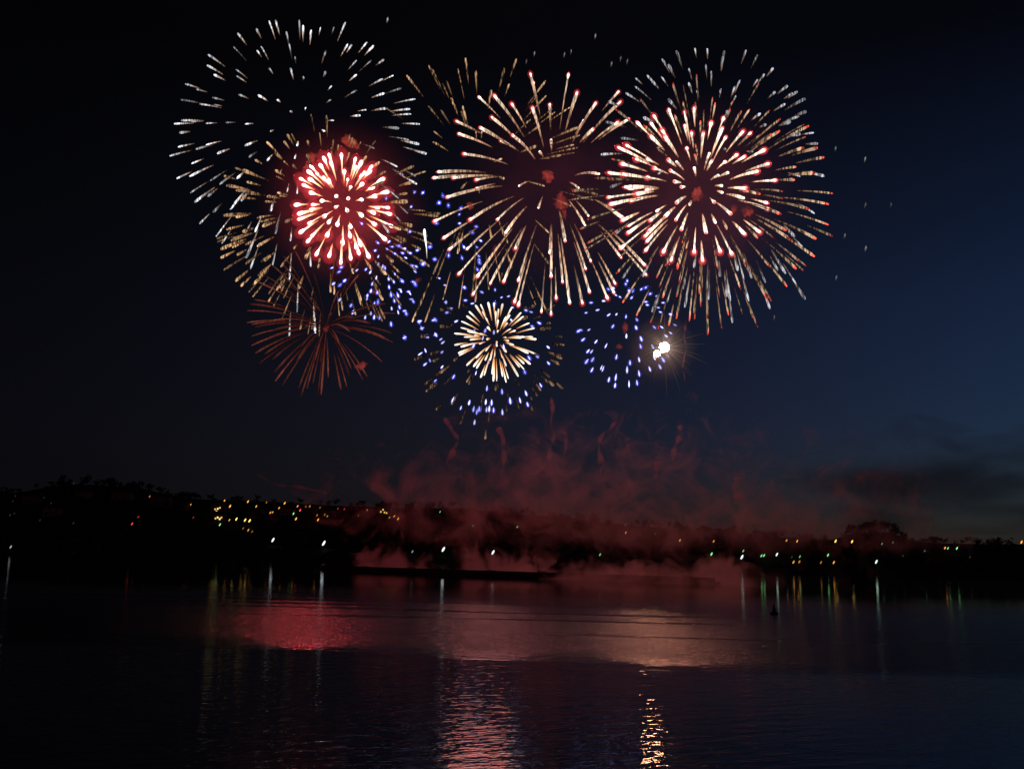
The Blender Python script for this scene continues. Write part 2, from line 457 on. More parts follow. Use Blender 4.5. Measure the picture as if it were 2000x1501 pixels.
for h in HOUSES: house(*h)
dark = [(60, 978, 34, 18), (150, 968, 40, 18), (235, 972, 36, 20), (312, 982, 34, 22), (352, 990, 26, 16), (98, 1002, 30, 18), (560, 1000, 26, 14), (640, 1004, 28, 14), (500, 1006, 24, 12)]
dl = ['dark roofed house low on the ridge at the frame edge', 'wide unlit house beneath the highest point of the black ridge', 'unlit house on the ridge beyond the wide one', 'unlit house at the step in the black ridge', 'small unlit house next to the first orange lamp',
      'unlit house halfway down the black slope under the ridge', 'unlit house among the row of orange hillside lamps', 'unlit house beside the red hillside lamp', 'unlit house above the three yellow lamps']
for (x, y, w_, h_), lb in zip(dark, dl):
    house(x, y, w_, h_, [(-w_ * .25, 1, 0), (0, 1, 0), (w_ * .25, 1, 0)], lb, 'unlit houses on the hillside')

# ------------------------------------------------------------------ street lamps
LC = {'o': (1.0, 0.40, 0.07), 'y': (1.0, 0.66, 0.14), 'w': (0.85, 0.95, 1.0), 'g': (0.25, 0.9, 0.30), 'gw': (0.65, 1.0, 0.75), 'r': (1.0, 0.08, 0.07)}
WORDC = {'o': 'orange', 'y': 'yellow', 'w': 'white', 'g': 'green', 'gw': 'pale green-white', 'r': 'red'}
POLE = pbr('lamp_pole', (0.12, 0.12, 0.12), 0.6, 0.1, 3)
_lm = {}
ORD = ['', 'second ', 'third ', 'fourth ', 'fifth ', 'sixth ', 'seventh ', 'eighth ', 'ninth ', 'tenth ', 'eleventh ', 'twelfth ', 'thirteenth ', 'fourteenth ', 'fifteenth ', 'sixteenth ', 'seventeenth ', 'eighteenth ', 'nineteenth ', 'twentieth ',
       '21st ', '22nd ', '23rd ', '24th ', '25th ', '26th ', '27th ', '28th ', '29th ', '30th ', '31st ', '32nd ', '33rd ', '34th ', '35th ']


def zone(px, py):
    if px < 350: return 'black ridge near the frame edge'
    if px < 800: return 'town hillside' if py < 1045 else 'shore below the town'
    if px < 1380: return 'shore behind the red smoke'
    return 'right shore, upper row' if py < 1062 else 'right shore, lower row'


def lamp_head_mesh(mb, c, sx, sz, lean):
    vs, fs = [], []
    prof = [(.35, -1), (.85, -.6), (1, -.1), (.95, .35), (.6, .8), (.25, 1)]
    n = 8
    for r_, z in prof:
        for k in range(n):
            a = 2 * math.pi * k / n
            vs.append(Vector(c) + Vector((r_ * sx * math.cos(a) + lean * z * sz, r_ * sx * math.sin(a), z * sz)))
    for i in range(len(prof) - 1):
        for k in range(n):
            fs.append((i * n + k, i * n + (k + 1) % n, (i + 1) * n + (k + 1) % n, (i + 1) * n + k))
    fs.append(tuple(range(n - 1, -1, -1))); fs.append(tuple((len(prof) - 1) * n + k for k in range(n)))
    mb.add(vs, fs)


cnt = {}
order = sorted(range(len(LAMPS)), key=lambda i: LAMPS[i][0])
for i in order:
    px, py, c, br = LAMPS[i]
    z = zone(px, py); size = 'bright' if br > 1.15 else ('small' if br > .45 else 'faint')
    key = (z, c, size); k = cnt[key] = cnt.get(key, 0) + 1
    y = land(px, py, 6.5); p = P(px, py, y); g = ground(p.x, p.y); g = min(g, p.z - 3)
    lab = f"{ORD[k - 1] if k > 1 else 'first '}{size} {WORDC[c]} street lamp from the left on the {z}"
    o = empty('street_lamp', (p.x + .8, p.y, g), lab, 'street lamp', f'{WORDC[c]} lamps on the far shore')
    ml = MB(); ml.tube([Vector((p.x + 1.3, p.y, g - .5)), Vector((p.x + 1.3, p.y, p.z + .8)), Vector((p.x + .9, p.y, p.z + 1.2)), Vector((p.x + .4, p.y, p.z + .9))], [.12, .09, .07, .06], n=5)
    ml.build('pole', POLE, o)
    s = .76 + .27 * min(br, 3)
    st = min(max(1.5 * br, .03), 1.9) * (.7 if c in ('w', 'gw') else 1) * (.35 if br < .13 else 1)
    mk = (c, round(st, 2))
    if mk not in _lm: _lm[mk] = glow('lamp_glow', LC[c], st)
    hb = MB(); lamp_head_mesh(hb, (p.x, p.y, p.z), s * .75, s * 1.55, .45); hb.build('lamp_head', _lm[mk], o)

# ------------------------------------------------------------------ barge and buoy
HULL = pbr('tarred_hull', (0.02, 0.02, 0.022), 0.7, 0.3, 0.5); TUBE = pbr('mortar_tube', (0.05, 0.045, 0.04), 0.7, 0.2, 2); DECK = pbr('deck_boards', (0.06, 0.05, 0.04), 0.85, 0.3, 1.0)
A0 = P(628, 1113, 400); B0 = P(1408, 1141, 288); A0.z = B0.z = 0
ax = (B0 - A0).normalized(); LEN = (B0 - A0).length; nrm = Vector((-ax.y, ax.x, 0)); rz = math.atan2(ax.y, ax.x)
mid = (A0 + B0) / 2
bg_ = empty('firework_barge', (mid.x, mid.y, 0), 'long low black barge lying on the lake under the red smoke', 'barge')
hb = MB()
pr = [(-LEN / 2, -3.2), (LEN / 2 - 4, -3.2), (LEN / 2, 0), (LEN / 2 - 4, 3.2), (-LEN / 2, 3.2), (-LEN / 2 - 3, 0)]
vs = [mid + ax * a + nrm * b + Vector((0, 0, zz)) for zz in (-.6, .75) for a, b in pr]
hb.add(vs, [tuple(range(5, -1, -1)), tuple(range(6, 12))] + [(i, (i + 1) % 6, 6 + (i + 1) % 6, 6 + i) for i in range(6)])
hb.build('hull', HULL, bg_)
dk = MB(); dk.box(mid + Vector((0, 0, .822)), (LEN - 8, 5.6, .14), rz=rz); dk.build('deck', DECK, bg_)
bw = MB()
for sd_ in (-1, 1): bw.box(mid + nrm * (2.9 * sd_) + Vector((0, 0, 1.28)), (LEN - 7, .14, 1.04), rz=rz)
bw.build('bulwark', HULL, bg_)
for i in range(9):
    c = mid + ax * (LEN * (-.46 + .92 * (i + random.uniform(-.3, .3)) / 8)) + nrm * random.uniform(-1.2, 1.2) + Vector((0, 0, .9))
    rk = MB()
    rk.box(c + Vector((0, 0, .2)), (4.2, 1.4, .16), rz=rz); rk.box(c + Vector((0, 0, .62)) - nrm * .72, (4.2, .12, .12), rz=rz); rk.box(c + Vector((0, 0, .62)) + nrm * .72, (4.2, .12, .12), rz=rz)
    ro = rk.build('mortar_rack', HULL, bg_)
    for j in range(6):
        tb = MB(); tb.lathe(c + ax * (-1.75 + .7 * j) + Vector((0, 0, .28)), [(.2, 0), (.2, .5 + .25 * (i % 3)), (.25, .52 + .25 * (i % 3)), (.25, .6 + .25 * (i % 3))], 8); tb.build('mortar_tube', TUBE, ro)

bp_ = P(1512, 1195.5, 113); bp_.z = 0
by = empty('buoy', bp_, 'small black buoy with a pointed top floating alone on the dark water', 'buoy')
b = MB(); b.lathe(bp_, [(.12, -.35), (.36, -.25), (.43, 0), (.43, .18), (.36, .26), (.2, .30)], 16); b.build('float', HULL, by, smooth=True)
b = MB(); b.lathe(bp_, [(.2, .305), (.17, .5), (.13, .72), (.06, .80)], 12); b.build('mast', HULL, by, smooth=True)
b = MB(); b.lathe(bp_ + Vector((-.02, 0, 0)), [(.02, .805), (.11, .85), (.09, .93), (.03, 1.06)], 10); b.build('top_mark', HULL, by, smooth=True)


# ------------------------------------------------------------------ fireworks
Z1 = (320, 20, .2798); Z2 = (420, 260, .2266); Z3 = (780, 80, .2599); Z4 = (800, 350, .25); Z5 = (1160, 70, .2665); Z6 = (1180, 330, .3); Z7 = (460, 470, .2132); Z8 = (780, 540, .2266); Z9 = (1100, 520, .1733)


def pts(z, s):
    out = []
    for q in s.split():
        a = q.split(','); out.append((z[0] + z[2] * float(a[0]), z[1] + z[2] * float(a[1])))
    return out


GRP = 'firework bursts over the lake'


def burst(label, c, Y, Rpx, tips, mat, frac, wpx, tall=1.0, sag=.10, head=None, headw=0, gain=(.6, 1.25), extra=0, part='spark_trail', tail_w=.25, light=None, seed=1, headpart='burning_star', keep=100, fixlen=None, flame=None, halo_w=0, dot=None):
    """one shell burst: every trail runs out from the break c to the tip it has in the photo, on a sphere of radius Rpx"""
    rng = random.Random(seed)
    C0 = P(c[0], c[1], Y); k = M(Y)
    root = empty('firework_burst', C0, label, 'firework', GRP)
    rec = []
    for (x, y) in tips: rec.append((x, y, False))
    for _ in range(extra):
        a = rng.uniform(0, 2 * math.pi); q = rng.uniform(.35, 1.0) ** .6
        rec.append((c[0] + math.cos(a) * Rpx * q, c[1] + math.sin(a) * Rpx * q, True))
    geo = []
    for (x, y, ex) in rec:
        d = math.hypot(x - c[0], y - c[1])
        Rr = max(Rpx, d * 1.02); dz = math.sqrt(Rr * Rr - d * d) * k * rng.choice((-1, 1)) * rng.uniform(.75, 1)
        tip = P(x, y, Y + dz); v = tip - C0
        f = (fixlen if fixlen else frac * rng.uniform(.6, 1.35))
        g = sag * Rpx * k
        n = 9
        path = []
        for i in range(n):
            s = 1 - f * (1 - i / (n - 1))
            path.append(C0 + v * s + Vector((0, 0, g * 4 * (s - s * s) * .5 + g * .0)))
        if dot:
            gx, gy = (x - c[0]) / Rr, (y - c[1]) / Rr
            ln = (dot[0] + (dot[1] - dot[0]) * min(max(.5 + .55 * gy, 0), 1)) * rng.uniform(.8, 1.2) * k
            dv = (rt * gx - up * (gy + .45)).normalized()
            path = [tip + dv * ln * (i / (n - 1) - .5) for i in range(n)]
        gn = rng.uniform(*gain) * (.5 if ex else 1)
        w0 = wpx * k * rng.uniform(.6, 1.2) / 2 * (.8 if ex else 1)
        geo.append((path, w0, gn, ex, tip, v))
    geo.sort(key=lambda q: (q[3], -(q[0][0] - q[0][-1]).length))
    rest = MB(); nr = 0
    for idx, (path, w0, gn, ex, tip, v) in enumerate(geo):
        rads = [w0 * (tail_w + (1 - tail_w) * (i / 8) ** .8) for i in range(9)]; rads[-1] = w0 * .55
        if dot: rads = [w0 * q for q in (.35, .7, .9, 1, 1, 1, .9, .7, .35)]
        if idx < keep:
            mb = MB(); mb.tube(path, rads, n=6, tall=tall, g=gn)
            o = mb.build(part, mat, root, smooth=True, burn=True)
            if head is not None:
                d = (path[-1] - path[-2]).normalized(); hw = headw * k / 2 * rng.uniform(.8, 1.2)
                hp = [path[-1] - d * hw * 3.2, path[-1] - d * hw * 1.6, path[-1] - d * hw * .3, path[-1] + d * hw * .7, path[-1] + d * hw * 1.6]
                hm_ = MB(); hm_.tube([q - Vector((0, .3 * w0 + .15, 0)) for q in hp], [hw * .35, hw * .8, hw, hw * .85, hw * .3], ts=[0, .3, .55, .8, 1.0], n=8, tall=1.15, g=gn ** .5)
                hm_.build(headpart, head, o, smooth=True, burn=True)
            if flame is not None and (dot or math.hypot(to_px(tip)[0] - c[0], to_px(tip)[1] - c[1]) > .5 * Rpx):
                fw = halo_w * k / 2 * rng.uniform(.75, 1.25); d = (path[-1] - path[0]).normalized()
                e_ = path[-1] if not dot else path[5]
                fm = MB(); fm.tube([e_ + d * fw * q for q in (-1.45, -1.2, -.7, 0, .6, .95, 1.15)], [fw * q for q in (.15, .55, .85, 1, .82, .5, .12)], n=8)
                fm.build('flame', flame, o, smooth=True)  # glowing volume put around the star as its bloom
        else:
            rest.tube(path, rads, n=5, tall=tall, g=gn); nr += 1
    if nr:
        tag(rest.build('spark_shower', mat, root, smooth=True, burn=True), kind='stuff')
    if light:
        lamp('burst_light', C0, light[0], light[1], light[2], root)
    return root


SIL = burn_mat('silver_sparks', [(0, (.16, .07, .04)), (.35, (.42, .30, .24)), (.7, (.85, .80, .80)), (1, (.80, .88, 1.0))], 1.15, .65)
SILD = burn_mat('dim_silver_sparks', [(0, (.10, .05, .035)), (.4, (.30, .22, .18)), (.8, (.62, .60, .64)), (1, (.55, .60, .72))], .66, .7)
TAN = burn_mat('tan_embers', [(0, (.08, .035, .02)), (.5, (.42, .22, .10)), (1, (.75, .45, .24))], .80, .85)
TAND = burn_mat('faded_tan_embers', [(0, (.05, .022, .014)), (.6, (.28, .15, .08)), (1, (.5, .29, .16))], .52, .85)
REDW = burn_mat('white_hot_trails', [(0, (.35, .06, .03)), (.35, (.95, .50, .22)), (.7, (1, .85, .6)), (1, (1, .95, .85))], 1.6, .2)
STARC = burn_mat('white_hot_stars', [(0, (1, .9, .75)), (.6, (1, .97, .92)), (.84, (1, .5, .42)), (1, (1, .06, .06))], 3.2)
BRN = burn_mat('dull_red_embers', [(0, (.10, .012, .010)), (.5, (.24, .045, .026)), (.85, (.38, .09, .065)), (1, (.24, .05, .035))], .38, .25)
BLU = burn_mat('blue_stars', [(0, (.22, .28, 1)), (.35, (.75, .75, 1)), (.7, (.95, .9, 1)), (1, (.20, .22, 1))], 1.5)
GLD = burn_mat('gold_comets', [(0, (.22, .06, .012)), (.4, (.76, .39, .17)), (.75, (1, .80, .60)), (1, (1, .92, .88))], 1.45, .1)
CRM = burn_mat('cream_trails', [(0, (.10, .04, .025)), (.4, (.50, .265, .155)), (.8, (.86, .58, .40)), (1, (1, .82, .68))], .98, .55)
STARK = burn_mat('red_tipped_stars', [(0, (1, .8, .6)), (.5, (1, .92, .85)), (.78, (1, .35, .28)), (1, (1, .05, .04))], 2.2)
CRMB = burn_mat('bright_cream_trails', [(0, (.28, .10, .06)), (.3, (.74, .41, .25)), (.7, (1, .79, .60)), (1, (1, .90, .78))], 1.2, .45)
OUT = burn_mat('outer_tan_trails', [(0, (.06, .028, .02)), (.5, (.36, .21, .12)), (.86, (.62, .42, .27)), (.92, (1, .16, .09)), (1, (1, .10, .06))], .85, .8)
FLA = burn_mat('flash', [(0, (1, .42, .22)), (1, (1, .42, .22))], 120.0); FLA.cycles.emission_sampling = 'AUTO'
RAY = burn_mat('flash_rays', [(0, (.55, .42, .35)), (.3, (.16, .11, .09)), (1, (.05, .035, .03))], .6)



def halo_mat(name, col, strength):  # emission-only volume, added as camera bloom around star heads and the flash
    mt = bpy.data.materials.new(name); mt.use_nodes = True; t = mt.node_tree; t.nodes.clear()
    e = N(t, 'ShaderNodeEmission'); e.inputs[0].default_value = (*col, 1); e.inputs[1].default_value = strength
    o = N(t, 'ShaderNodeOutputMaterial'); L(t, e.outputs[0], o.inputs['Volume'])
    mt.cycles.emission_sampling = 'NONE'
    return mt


HALO_R = halo_mat('crimson_halo', (1, .045, .065), .052)
HALO_K = halo_mat('red_halo', (1, .06, .06), .13)
HALO_M = halo_mat('strong_red_halo', (1, .07, .08), .19)
HALO_B = halo_mat('blue_halo', (.09, .10, 1), .42)
tA = pts(Z1, "735,75 780,70 645,130 515,160 485,255 308,310 302,385 350,450 150,515 225,550 118,625 250,655 340,610 350,660 72,793 122,770 190,775 110,855 295,790 435,785 570,795 745,845 505,415 510,460 650,280 680,255 855,150 875,235 915,325 735,405 885,405 975,465 945,70 972,105 1028,140 1093,120 1188,118 1268,85 1130,285 1130,430 1285,235 1312,240 1418,225 1465,248 1345,350 1450,350 1535,345 1345,450 1527,480 1602,455 1170,530 1345,560 1165,625 1185,770 1122,845 990,680 792,625 885,705 525,590 660,595 1657,545 1540,580 1755,620 1555,685 1412,695 1370,735 1720,690 1725,725 1785,795 1640,825 1710,905 1780,935 1835,1000 1745,975 1470,965 100,955 225,970 295,940 375,1000 570,945 40,1018 195,1070 90,1175 180,1160 325,1190 390,1215 185,1275 215,1340 305,1300 345,1410 250,1490 595,1025 720,1050 915,1035 930,945 515,1170 810,1140 930,1280 860,1270 745,1400 465,1390 540,1330") \
    + pts(Z2, "10,890 60,950 265,860 345,850 520,865 270,1075 305,1170 495,1140 650,930 640,1260 825,1150 475,670 190,390 160,615 1730,370 1820,180 1570,290 1620,360 1740,440 1580,560 1660,690 1600,760 1500,860") + pts(Z7, "490,880 730,845 565,655")
burst('large round burst of short silver-white sparks, the biggest and palest one', (588, 300), 400, 262, tA, SIL, .15, 4.2, 1.35, .16, gain=(.18, 1.15), seed=11)
tB = pts(Z2, "445,75 515,165 595,70 590,240 795,65 345,230 240,320 75,370 275,420 520,320 265,510 450,545 540,515 205,555 75,710 180,720 365,730 410,800 605,765 100,830 240,850 50,1000 150,985 265,960 365,975 50,1075 190,1050 430,1100 675,1000 780,1080 75,1180 175,1275 220,1320 330,1305 400,1215 325,1410 455,1460 555,1340 720,1340 100,450 430,590 560,540 1160,170 1305,200 1415,250 1470,330 1190,40 1210,60 1695,425 1655,520 1660,590 1700,800 1600,830 1650,930 1640,1110 1535,1110 1590,1200 1260,1440 1240,1400 1440,1440 890,1160 1005,130") + pts(Z7, "870,470 905,490 1160,600 1100,680 1245,260 1380,310 1350,545 1080,300")
burst('faded burst of flickering tan embers surrounding the small red-white burst', (640, 440), 385, 222, tB, TAN, .19, 4.8, 1.9, .12, gain=(.4, 1.2), extra=75, seed=12)
tC = pts(Z2, "985,190 1090,190 940,220 1000,255 910,280 830,290 810,335 1210,225 1260,255 1350,290 1215,295 1335,330 1115,330 1445,400 740,395 820,400 765,450 935,385 975,405 1145,400 1265,365 1480,510 825,515 1270,440 1360,470 1385,545 1170,465 1045,545 1150,565 1265,575 920,585 700,620 840,620 830,665 730,695 725,745 1040,640 1140,670 940,720 980,770 810,780 1055,790 1170,810 1405,645 1495,645 1510,700 1370,690 1265,710 1380,790 1525,805 740,855 835,890 800,935 965,885 1100,950 1165,890 1465,915 875,1045 985,1060 1085,1120 1170,1080 1240,1035 1255,960 1325,1065 1220,990 880,350 1290,340")
burst('compact white-hot burst glowing strong red, inside the tan embers', (670, 408), 372, 103, tC, REDW, .36, 5.2, 1.15, .10, head=STARC, headw=7.0, flame=HALO_R, halo_w=27, gain=(.8, 1.2), light=((1, .06, .085), 150000, 4), seed=13)
tD = pts(Z7, "105,640 175,540 140,580 210,380 280,325 300,385 320,210 440,225 440,140 105,750 150,765 180,790 145,875 145,960 180,1030 270,1035 340,1085 215,1125 360,1200 365,1285 430,1325 580,1345 600,1425 560,1105 730,1090 780,1110 655,1350 710,1300 755,1410 785,1405 850,1250 965,1360 1020,1340 1045,1240 1060,1170 1165,1270 1205,1240 1345,1110 1440,930 1430,845 1370,890 1230,755 1460,665 1370,575 1095,705 1130,310 945,460 715,300 690,515 730,600 640,785 480,400 545,90 1170,130 920,90 820,950 950,940 600,975 305,835 255,915 310,735 880,670 1045,830")
burst('dull red-brown burst of thin drooping streaks, low and near the dark edge', (637, 640), 368, 150, tD, BRN, .74, 3.4, 1.3, .13, gain=(.25, 1.3), tail_w=.3, seed=14)
tE = pts(Z7, "885,248 970,243 950,284 1075,266 1112,270 898,393 1000,365 958,405 955,540 1058,592 1075,655 1188,702 1290,338 1195,262 1235,288 1280,90 1308,145 1308,215 1388,76 1435,55 1497,48 1550,72 1665,88 1460,118 1530,113 1600,113 1560,157 1825,170 1780,57 1350,235 1370,250 1715,217 1620,228 1655,236 1645,283 1460,305 1403,350 1450,376 1407,425 1530,370 1640,385 1645,400 1515,460 1598,482 1425,495 1488,500 1628,555 1252,395 1240,460 1298,475 1208,502 1205,530 1273,575 1305,560 1455,550 1430,620 1502,608 1563,665 1240,665 1270,700 1318,705 1490,655 1425,762 1550,885 1760,875 1680,745 1705,800 1830,722 1835,860 1740,1005 1780,1095 1305,20 1405,10") + pts(Z2, "1720,510 1790,515 1690,635 1680,850 1475,565 1930,600 1265,780")
burst('scattered cloud of short blue-white stars under the red-white burst', (748, 535), 352, 120, tE, BLU, .16, 3.0, 1.0, .10, gain=(.3, 1.25), flame=HALO_B, halo_w=8.0, dot=(5,9), part='star', tail_w=.7, seed=15)
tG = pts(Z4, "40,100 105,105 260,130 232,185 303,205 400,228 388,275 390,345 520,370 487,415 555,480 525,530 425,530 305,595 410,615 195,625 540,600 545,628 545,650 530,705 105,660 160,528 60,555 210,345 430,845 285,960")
burst('sparse blue stars sprinkled over the dark gap beside the central burst', (880, 480), 346, 95, tG, BLU, .13, 3.0, 1.0, .10, gain=(.3, 1.25), flame=HALO_B, halo_w=8.0, dot=(4,8), part='star', tail_w=.7, seed=16)
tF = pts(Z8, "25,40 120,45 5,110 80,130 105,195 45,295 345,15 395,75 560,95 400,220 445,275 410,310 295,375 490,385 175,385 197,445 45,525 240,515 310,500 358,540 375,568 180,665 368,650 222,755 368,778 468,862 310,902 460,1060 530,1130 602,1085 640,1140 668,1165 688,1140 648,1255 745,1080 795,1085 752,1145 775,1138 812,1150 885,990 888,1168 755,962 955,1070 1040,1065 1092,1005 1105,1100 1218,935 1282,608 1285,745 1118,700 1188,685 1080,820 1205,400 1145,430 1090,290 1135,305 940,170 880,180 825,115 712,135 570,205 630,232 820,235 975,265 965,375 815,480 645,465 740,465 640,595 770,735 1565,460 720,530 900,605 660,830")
burst('loose ring of blue-white stars falling around the small gold burst', (968, 660), 342, 165, tF, BLU, .13, 3.0, 1.0, .10, gain=(.3, 1.25), flame=HALO_B, halo_w=8.0, dot=(5,12), part='star', tail_w=.7, seed=17)
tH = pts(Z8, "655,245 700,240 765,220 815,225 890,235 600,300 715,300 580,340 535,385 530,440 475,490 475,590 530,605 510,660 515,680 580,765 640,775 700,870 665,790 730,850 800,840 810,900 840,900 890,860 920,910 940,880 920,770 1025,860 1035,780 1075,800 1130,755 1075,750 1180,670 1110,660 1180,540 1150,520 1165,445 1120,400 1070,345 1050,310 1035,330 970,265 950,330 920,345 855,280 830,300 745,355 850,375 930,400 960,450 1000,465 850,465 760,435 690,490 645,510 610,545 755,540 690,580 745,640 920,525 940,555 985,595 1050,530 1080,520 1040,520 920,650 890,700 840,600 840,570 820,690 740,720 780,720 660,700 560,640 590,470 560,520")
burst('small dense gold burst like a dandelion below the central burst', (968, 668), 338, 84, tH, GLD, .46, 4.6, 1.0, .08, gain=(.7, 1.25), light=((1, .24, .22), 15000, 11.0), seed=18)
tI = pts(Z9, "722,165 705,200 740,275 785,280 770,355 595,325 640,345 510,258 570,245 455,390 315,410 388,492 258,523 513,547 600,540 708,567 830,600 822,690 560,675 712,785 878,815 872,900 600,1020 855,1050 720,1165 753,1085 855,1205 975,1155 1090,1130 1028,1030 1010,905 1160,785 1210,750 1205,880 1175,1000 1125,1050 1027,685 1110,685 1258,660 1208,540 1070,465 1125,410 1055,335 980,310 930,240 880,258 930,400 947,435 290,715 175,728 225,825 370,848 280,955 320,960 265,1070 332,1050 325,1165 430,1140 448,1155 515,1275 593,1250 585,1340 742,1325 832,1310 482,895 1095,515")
burst('round scatter of blue-white stars beside the white flash', (1226, 640), 332, 112, tI, BLU, .15, 3.0, 1.0, .10, gain=(.3, 1.25), flame=HALO_B, halo_w=8.0, dot=(4,13), part='star', tail_w=.7, seed=19)
tQ = pts(Z8, "350,280 180,515 270,670 130,715 290,730 470,725 350,830 590,825 215,930 390,925 580,910 280,965 230,990 320,1150 450,1100 830,980 770,1250 740,1400 525,1270 1300,400 1250,450 1160,250 1400,520 1420,590 1330,670 1400,705 1280,910 1330,940 1410,965 1220,980 1380,755 1100,350 710,1080 925,1160")
burst('nearly burnt-out tan embers hanging around the small gold burst', (966, 676), 350, 150, tQ, TAND, .14, 4.6, 1.8, .12, gain=(.4, .9), extra=30, seed=20)
tK = pts(Z3, "985,250 1005,315 1270,255 1335,390 1645,385 1660,460 1475,470 1385,600 1455,665 1640,615 1720,590 1130,480 1000,505 845,475 715,415 600,425 695,575 850,710 765,750 610,655 430,605 450,700 485,850 1055,835 1140,745 295,985 260,1030 405,1030 575,1045 580,1110 900,1090 360,1175 265,1355 530,1345 735,1345 800,1440 335,1480 1045,1255 1400,1395 1345,1105 1500,1000 1420,1315") \
    + pts(Z4, "310,550 450,545 385,740 530,760 630,815 735,800 825,545 850,790 495,900 820,960 850,985 1095,575 1215,485 1105,760 1195,805 1145,930 1030,1035 1105,1055 1250,965 1350,970 1405,880 1375,700 1415,640 1545,930 1595,885 1605,815 1650,610 1650,540 1835,670 1845,745 1660,300")
burst('big central burst of long cream trails with red tips', (1078, 372), 340, 246, tK, CRM, .41, 5.4, 1.5, .13, head=STARK, headw=5.0, flame=HALO_K, halo_w=12, gain=(.6, 1.15), light=((1, .24, .28), 50000, 4), seed=21)
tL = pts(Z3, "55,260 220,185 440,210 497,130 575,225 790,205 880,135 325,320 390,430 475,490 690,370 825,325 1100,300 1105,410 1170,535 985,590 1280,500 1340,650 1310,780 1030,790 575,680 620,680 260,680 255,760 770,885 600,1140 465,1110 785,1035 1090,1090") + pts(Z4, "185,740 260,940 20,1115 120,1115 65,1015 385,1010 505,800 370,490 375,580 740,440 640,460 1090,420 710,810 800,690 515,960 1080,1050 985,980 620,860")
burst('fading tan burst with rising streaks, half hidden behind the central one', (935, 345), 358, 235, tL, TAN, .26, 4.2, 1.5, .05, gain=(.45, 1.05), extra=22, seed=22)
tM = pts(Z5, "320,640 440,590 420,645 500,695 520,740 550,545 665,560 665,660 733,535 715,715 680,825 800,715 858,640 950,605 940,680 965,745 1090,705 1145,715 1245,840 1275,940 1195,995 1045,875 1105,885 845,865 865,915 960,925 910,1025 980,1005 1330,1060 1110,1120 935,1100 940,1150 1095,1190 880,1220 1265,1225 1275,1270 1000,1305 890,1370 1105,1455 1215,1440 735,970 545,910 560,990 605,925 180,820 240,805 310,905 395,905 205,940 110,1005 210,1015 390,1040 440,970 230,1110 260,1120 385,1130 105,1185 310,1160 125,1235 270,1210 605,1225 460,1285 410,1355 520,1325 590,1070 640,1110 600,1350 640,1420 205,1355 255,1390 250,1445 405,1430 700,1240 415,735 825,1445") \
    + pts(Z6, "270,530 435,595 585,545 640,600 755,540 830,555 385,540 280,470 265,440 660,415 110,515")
burst('brightest cream burst with thick red-tipped trails inside the far outer shell', (1364, 388), 312, 182, tM, CRMB, .36, 6.0, 1.35, .11, head=STARK, headw=5.8, flame=HALO_M, halo_w=15, gain=(.7, 1.25), light=((1, .33, .24), 112000, 5), seed=23)
tN = pts(Z5, "590,580 650,480 780,625 805,545 890,490 1015,480 1080,550 1140,540 1290,545 1365,610 1365,695 1300,720 1575,660 1640,820 1540,820 1690,890 1480,960 1620,1005 1470,1055 1750,1155 1725,1235 1575,1270 1370,1310 1720,1385 1400,1425 1630,1485 1215,1160 745,795 740,870 370,660") \
    + pts(Z6, "1330,260 1150,295 1380,455 1185,400 1220,465 1370,570 1275,605 1250,650 1075,635 1190,765 1060,845 970,970 890,785 930,630 810,950 765,1035 675,1080 630,895 555,990 470,975 420,1020 210,955 380,840 490,745 475,650 740,650 340,710 120,870 620,810 400,630 80,680 1000,450 800,390 535,520 510,480")
burst('wide outer shell of dim tan trails ending in red points around the brightest burst', (1372, 400), 316, 262, tN, OUT, .30, 4.6, 1.7, .12, gain=(.55, 1.15), extra=50, seed=24)
tO = pts(Z5, "605,110 740,90 830,95 955,110 945,150 1115,105 1200,140 1315,235 500,170 545,210 695,240 820,210 860,260 695,345 755,400 495,300 390,290 425,330 305,310 300,370 235,420 105,480 545,465 1070,325 1035,370 1040,440 1250,280 1200,320 1330,410 1420,365 1490,410 1455,420 1400,500 1550,460 1220,570 1555,555 1500,590 1440,630 1610,710 1640,790 1690,1030 1510,1030 1260,650 960,830 365,600 85,630 200,750 50,870 120,1110 470,1010 460,820 1165,850 930,390 980,550 1510,720") \
    + pts(Z6, "1370,290 1430,45 1240,440 1300,520 1180,680 1130,660 1050,740 910,720 960,710 870,660 940,860 820,860 800,830 835,1000 670,780 680,850 515,780 585,640 755,700 525,900 310,930 410,870 250,700 330,900 120,710 80,420 1250,750 1310,850 1080,910")
burst('grey-silver sparks ringing the top of the brightest burst', (1390, 345), 322, 252, tO, SILD, .16, 5.0, 1.4, .14, gain=(.45, 1.25), seed=25)

# white flash with its rays
C0 = P(1297, 678, 326); k = M(326)
fl = empty('firework_flash', C0, 'blinding white flash with thin rays beside the blue stars', 'firework')


def blob(mb, c, r, n=10, sx=1, sz=1, t=0.5, rough=.12, sd=0):
    vs, fs = [], []
    for i in range(1, n):
        th = math.pi * i / n
        for j in range(2 * n):
            ph = math.pi * j / n
            d = Vector((math.sin(th) * math.cos(ph), math.sin(th) * math.sin(ph), math.cos(th)))
            q = r * (1 + rough * noise.noise(d * 2.2 + Vector((sd * 3.1, 0, 0))))
            vs.append(Vector(c) + Vector((d.x * q * sx, d.y * q, d.z * q * sz)))
    w_ = 2 * n
    for i in range(n - 2):
        for j in range(w_):
            fs.append((i * w_ + j, (i + 1) * w_ + j, (i + 1) * w_ + (j + 1) % w_, i * w_ + (j + 1) % w_))
    fs.append(tuple(range(w_))); fs.append(tuple((n - 2) * w_ + j for j in range(w_ - 1, -1, -1)))
    mb.add(vs, fs, 0, [t] * len(vs))


